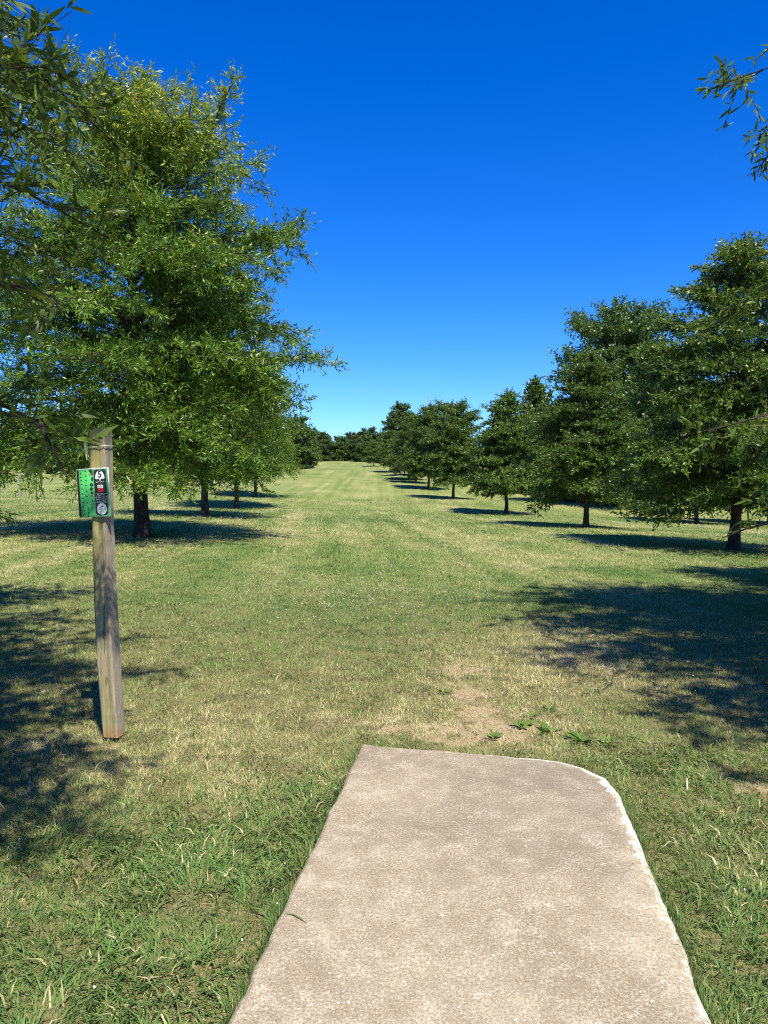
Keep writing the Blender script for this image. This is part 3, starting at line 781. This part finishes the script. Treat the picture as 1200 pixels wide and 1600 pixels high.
    piece('badge_disc_mark', [[(.66, .80), (.72, .785), (.75, .77), (.80, .77), (.79, .79), (.74, .80), (.70, .806)]], 4, (.02, .03, .04))
    def text(s, u, v, size, k, col, name='writing', bold=0.0):
        cu = bpy.data.curves.new(name, 'FONT'); cu.body = s; cu.size = size; cu.align_x = 'CENTER'; cu.align_y = 'CENTER'; cu.offset = bold
        ob = bpy.data.objects.new('tmp', cu); COL.objects.link(ob)
        dg = bpy.context.evaluated_depsgraph_get(); me_ = bpy.data.meshes.new_from_object(ob.evaluated_get(dg))
        bpy.data.objects.remove(ob)
        o_ = link(name, me_, flat('ink', col, .4), bo)
        o_.location = Wd(u, v, k); o_.rotation_euler = (R(90), 0, 0)
        return o_
    text('5', .735, .135, .054, 4, (.02, .03, .03), 'number', .0012)
    wh = (.62, .66, .64)
    text('DISC GOLF', .735, .285, .011, 4, wh)
    text('PAR 3', .735, .315, .008, 4, (.4, .1, .1))
    text('366', .733, .378, .013, 4, (.35, .35, .35))
    text('444', .733, .45, .013, 4, (.35, .01, .01))
    for i_, s in enumerate(['Next Tee:', 'Left Over Native', 'Basket Left of', 'Square Tree']):
        text(s, .735, .55+i_*.043, .0125, 4, wh, 'writing', .0002)
    text('DISC GOLF', .735, .845, .012, 5, (.15, .32, .25)); text('est  20', .735, .89, .011, 5, (.15, .2, .2))
    # two screws
    sc_ = MB()
    for v in (.035, .965): sc_.tube([Wd(.6, v, 0), Wd(.6, v, 4)], [.004, .0035], 8)
    sc_.build('screws', flat('screw', (.3, .3, .3), .3), bo)
build_sign()

# ------------------------------------------------------------------ grass blades
def blades(name, regions, label_kind=True):
    pass
def build_grass():
    rs = np.random.RandomState(7)
    XS = []; YS = []; SCALE = []; WIDE = []
    bands = [(1.3, 3.2, 20000, .95), (3.2, 4.6, 15000, .95), (4.6, 6.5, 8500, 1.1), (6.5, 9.5, 4400, 1.35), (9.5, 14, 1800, 1.8), (14, 21, 600, 2.6), (21, 32, 200, 4.0), (32, 44, 70, 5.5), (44, 60, 26, 7.0)]
    for a, b, den, s in bands:
        hw = .60*b+.5; nn = int((b-a)*2*hw*den)
        x = rs.uniform(-hw, hw, nn); y = rs.uniform(a, b, nn)
        k = np.abs(x) < .56*y+.55
        XS.append(x[k]); YS.append(y[k]); SCALE.append(np.full(k.sum(), s))
    x = np.concatenate(XS); y = np.concatenate(YS); sc = np.concatenate(SCALE)
    pdv = np.full(x.shape, 9.0); m = (np.abs(x) < 2.2) & (y < 4.8); pdv[m] = pad_dist(x[m], y[m])
    dirt = dirt_f(x, y)
    clump = fbm(x, y, 7, 41, 3)
    keep = (pdv > -.004+.012*rs.uniform(size=len(x))) & (rs.uniform(size=len(x)) > dirt*.93) & (rs.uniform(size=len(x)) < .55+.9*sstep(.3, .65, clump))
    x, y, sc, pdv, clump, dirt = x[keep], y[keep], sc[keep], pdv[keep], clump[keep], dirt[keep]
    n = len(x); print('blades', n)
    stripe = (vnoise(x+.09*y, y*.012, 1.9, 71)-.5)*.55 + (vnoise(x+.09*y, y*.012, 5.0, 75)-.5)*.25
    dry = np.clip(dry_f(x, y)*.80 + .02 - .08*sstep(6, 9, y) + stripe*1.25*sstep(5, 12, y) + rs.normal(size=n)*.18 + (rs.uniform(size=n) < .13)*.42 + dirt*.3, 0, 1)
    # coarse crab grass patches
    def blob(cx, cy_, a, b): return np.exp(-((x-cx)/a)**2-((y-cy_)/b)**2)
    cz = blob(-.75, 2.35, .45, .45)+blob(-.65, 3.0, .5, .35)+blob(-.35, 3.55, .3, .25)+.9*blob(1.75, 2.8, .5, .6)+.7*blob(1.55, 2.1, .4, .4)+.4*blob(-1.5, 3.2, .4, .3)+.5*blob(1.6, 4.0, .6, .3)
    cz = np.clip(cz*sstep(.30, .58, fbm(x, y, 2.6, 51, 4))*1.5+.05, 0, 1)
    dry = np.clip(dry + .30*sstep(.56, .72, fbm(x, y, 2.2, 91, 4))*(y < 5), 0, 1)
    coarse = rs.uniform(size=n) < cz*.24
    # thin out fine blades where the coarse ones lie over them
    L = (.015+.024*rs.uniform(size=n)**1.5)*(1+.5*clump)*sc**.55
    Wd = (.0019+.0012*rs.uniform(size=n))*sc*1.15
    L = np.where(coarse, rs.uniform(.035, .105, n), L); Wd = np.where(coarse, rs.uniform(.0045, .0085, n), Wd)
    dry = np.where(coarse, np.clip(rs.normal(size=n)*.10+.24+(rs.uniform(size=n) < .05)*.6, 0, 1), dry)
    L *= np.where(dirt > .2, .7, 1)*(1+1.3*np.exp(-((x-POST[0])**2+(y-POST[1])**2)/.10**2))
    # tufts share a direction
    az = fbm(x, y, 4, 61, 2)*14 + rs.normal(size=n)*1.1
    tilt = np.where(coarse, rs.uniform(.95, 1.5, n), np.clip(rs.normal(size=n)*.42+.92, .05, 1.5))
    H = np.stack([np.cos(az), np.sin(az), np.zeros(n)], 1)
    D0 = H*np.sin(tilt*.55)[:, None]; D0[:, 2] = np.cos(tilt*.55)
    D1 = H*np.sin(np.minimum(tilt*1.25, 1.62))[:, None]; D1[:, 2] = np.cos(np.minimum(tilt*1.25, 1.62))
    tw = rs.uniform(-.9, .9, n)
    S = np.stack([-np.sin(az+tw), np.cos(az+tw), np.zeros(n)], 1)
    P0 = np.stack([x, y, hgt(x, y)-.003], 1)
    # a few fall over the slab
    P1 = P0+D0*(L*.5)[:, None]; P2 = P1+D1*(L*.5)[:, None]
    over = (pdv < .02); P2[over, 2] = np.maximum(P2[over, 2], .060+.01*rs.uniform(size=over.sum())); P1[over, 2] = np.maximum(P1[over, 2], .030)
    hw = (Wd*.5)[:, None]
    V = np.stack([P0-S*hw, P0+S*hw, P1+S*hw*.85, P1-S*hw*.85, P2], 1).reshape(-1, 3)
    b = np.arange(n)*5
    var = np.clip(rs.uniform(size=n)*.75+.25*clump, 0, 1)
    me = mesh_np('grass', V, [np.stack([b, b+1, b+2, b+3], 1), np.stack([b+3, b+2, b+4], 1)], dict(dry=np.repeat(dry, 5), var=np.repeat(var, 5)))
    tag(link('grass', me, M_BLADE), 'short dry summer grass around the tee pad and signpost', 'grass', kind='stuff')
build_grass()

# broadleaf weeds by the bare soil
def build_weeds():
    rs = np.random.RandomState(19)
    mat = leaf_mat('weed_leaf', (.10, .19, .03), (.15, .27, .04), (.22, .34, .06), trans=.3)
    spots = [(.86, 4.62, .09, 'in the bare soil nearest the middle'), (1.02, 4.52, .12, ''), (1.17, 4.36, .12, ''), (1.30, 4.33, .08, ''), (.66, 4.42, .07, ''), (.95, 4.80, .07, ''), (.42, 5.35, .07, ''), (1.1, 4.95, .06, '')]
    labels = ['broadleaf weed rosette right of the bare soil, just past the pad', 'larger flat weed rosette past the front edge of the pad', 'wide bright green weed beyond the rounded pad corner', 'small weed right of the wide bright weed',
              'low weed on the bare soil close to the pad edge', 'weed at the right side of the bare trail', 'weed left of the bare trail', 'small weed by the shade edge']
    for (x, y, r, _), lb in zip(spots, labels):
        n = rs.randint(9, 15)
        az = rs.uniform(0, 6.28, n); el = rs.uniform(.05, .6, n)
        D = np.stack([np.cos(az)*np.cos(el), np.sin(az)*np.cos(el), np.sin(el)], 1)
        P = D*.006
        me = leaf_mesh('broadleaf_weed', P, D, r*rs.uniform(.6, 1.1, n), r*.30*rs.uniform(.7, 1.1, n), rs.uniform(size=n), np.zeros(n), rs, True, up=2.2)
        o = link('broadleaf_weed', me, mat); o.location = (x, y, float(hgt(x, y))+.004)
        tag(o, lb, 'weed', 'broadleaf weeds by the bare soil')
build_weeds()
# clover heads
def build_clover():
    rs = np.random.RandomState(29); P = []
    for cx, cy_, a, b, n in [(-.6, 9.0, 2.0, 1.6, 330), (.9, 10.5, 2.5, 2.0, 260), (1.7, 2.9, .5, .7, 14), (-.5, 2.4, .4, .5, 8), (3.2, 5.0, 1.2, .8, 30), (-1.2, 6.4, 1.2, 1.2, 30)]:
        P.append(np.stack([cx+rs.normal(size=n)*a*.6, cy_+rs.normal(size=n)*b*.6], 1))
    P = np.concatenate(P); k = pad_dist(P[:, 0], P[:, 1]) > .03; P = P[k]; n = len(P)
    c = np.column_stack([P, hgt(P[:, 0], P[:, 1])+rs.uniform(.03, .05, n)]); r = rs.uniform(.0045, .008, n)[:, None]
    O = np.array([(1, 0, 0), (0, 1, 0), (-1, 0, 0), (0, -1, 0), (0, 0, 1), (0, 0, -1)], float)
    V = (c[:, None, :]+O[None]*r[:, None, :]).reshape(-1, 3); b = np.arange(n)[:, None]*6
    T = np.concatenate([b+np.array(t) for t in ((0, 1, 4), (1, 2, 4), (2, 3, 4), (3, 0, 4), (1, 0, 5), (2, 1, 5), (3, 2, 5), (0, 3, 5))])
    tag(link('clover_flowers', mesh_np('clover_flowers', V, [T]), flat('clover_white', (.62, .58, .50), .7)), 'tiny white clover heads scattered in the lawn', 'flowers', kind='stuff')
build_clover()

def build_clipping():
    m = MB(); P = np.array([(0, 0, 0), (.03, .004, .004), (.065, -.002, .003), (.10, -.012, 0)]); w = [.001, .0035, .003, .0003]
    V = []
    for p, ww in zip(P, w): V += [(p[0], p[1]-ww, p[2]), (p[0], p[1], p[2]+.001), (p[0], p[1]+ww, p[2])]
    F = []
    for i in range(3):
        for j in range(2): F.append((i*3+j, (i+1)*3+j, (i+1)*3+j+1, i*3+j+1))
    m.add(V, F)
    o = m.build('grass_clipping', flat('clipping_green', (.12, .16, .04), .6)); o.location = (-.345, 2.56, .0575); o.rotation_euler = (0, 0, -.5)
    tag(o, 'single cut grass blade lying on the left edge of the pad', 'grass blade')
build_clipping()

def build_crumbs():
    rs = np.random.RandomState(33)
    x = rs.uniform(-2.2, 2.3, 60000); y = rs.uniform(2.4, 6.3, 60000); k = (rs.uniform(size=60000) < dirt_f(x, y)*.5) & (pad_dist(x, y) > .02)
    x, y = x[k][:1500], y[k][:1500]; n = len(x)
    c = np.column_stack([x, y, hgt(x, y)-.010])
    px_, py_ = rs.uniform(-.5, 1.1, 400), rs.uniform(1.6, 4.1, 400); k = pad_dist(px_, py_) < -.05; c = np.concatenate([c, np.column_stack([px_, py_, np.full(400, .0565)])[k][:90]]); n = len(c); r_ = (np.where(np.arange(n) < len(x), rs.uniform(.002, .009, n), rs.uniform(.0012, .0035, n)))[:, None]
    O = np.array([(1, 0, 0), (0, 1, 0), (-1, 0, 0), (0, -1, 0), (0, 0, .8), (0, 0, -1)], float)
    V = c[:, None, :]+O[None]*r_[:, None, :]*rs.uniform(.6, 1.3, (n, 6, 1)); V = V.reshape(-1, 3); b = np.arange(n)[:, None]*6
    T = np.concatenate([b+np.array(t) for t in ((0, 1, 4), (1, 2, 4), (2, 3, 4), (3, 0, 4), (1, 0, 5), (2, 1, 5), (3, 2, 5), (0, 3, 5))])
    tag(link('soil_crumbs', mesh_np('soil_crumbs', V, [T]), flat('soil_crumb', (.34, .26, .16), .9, .1)), 'crumbs of dry soil on the bare patches', 'soil', kind='stuff')
build_crumbs()
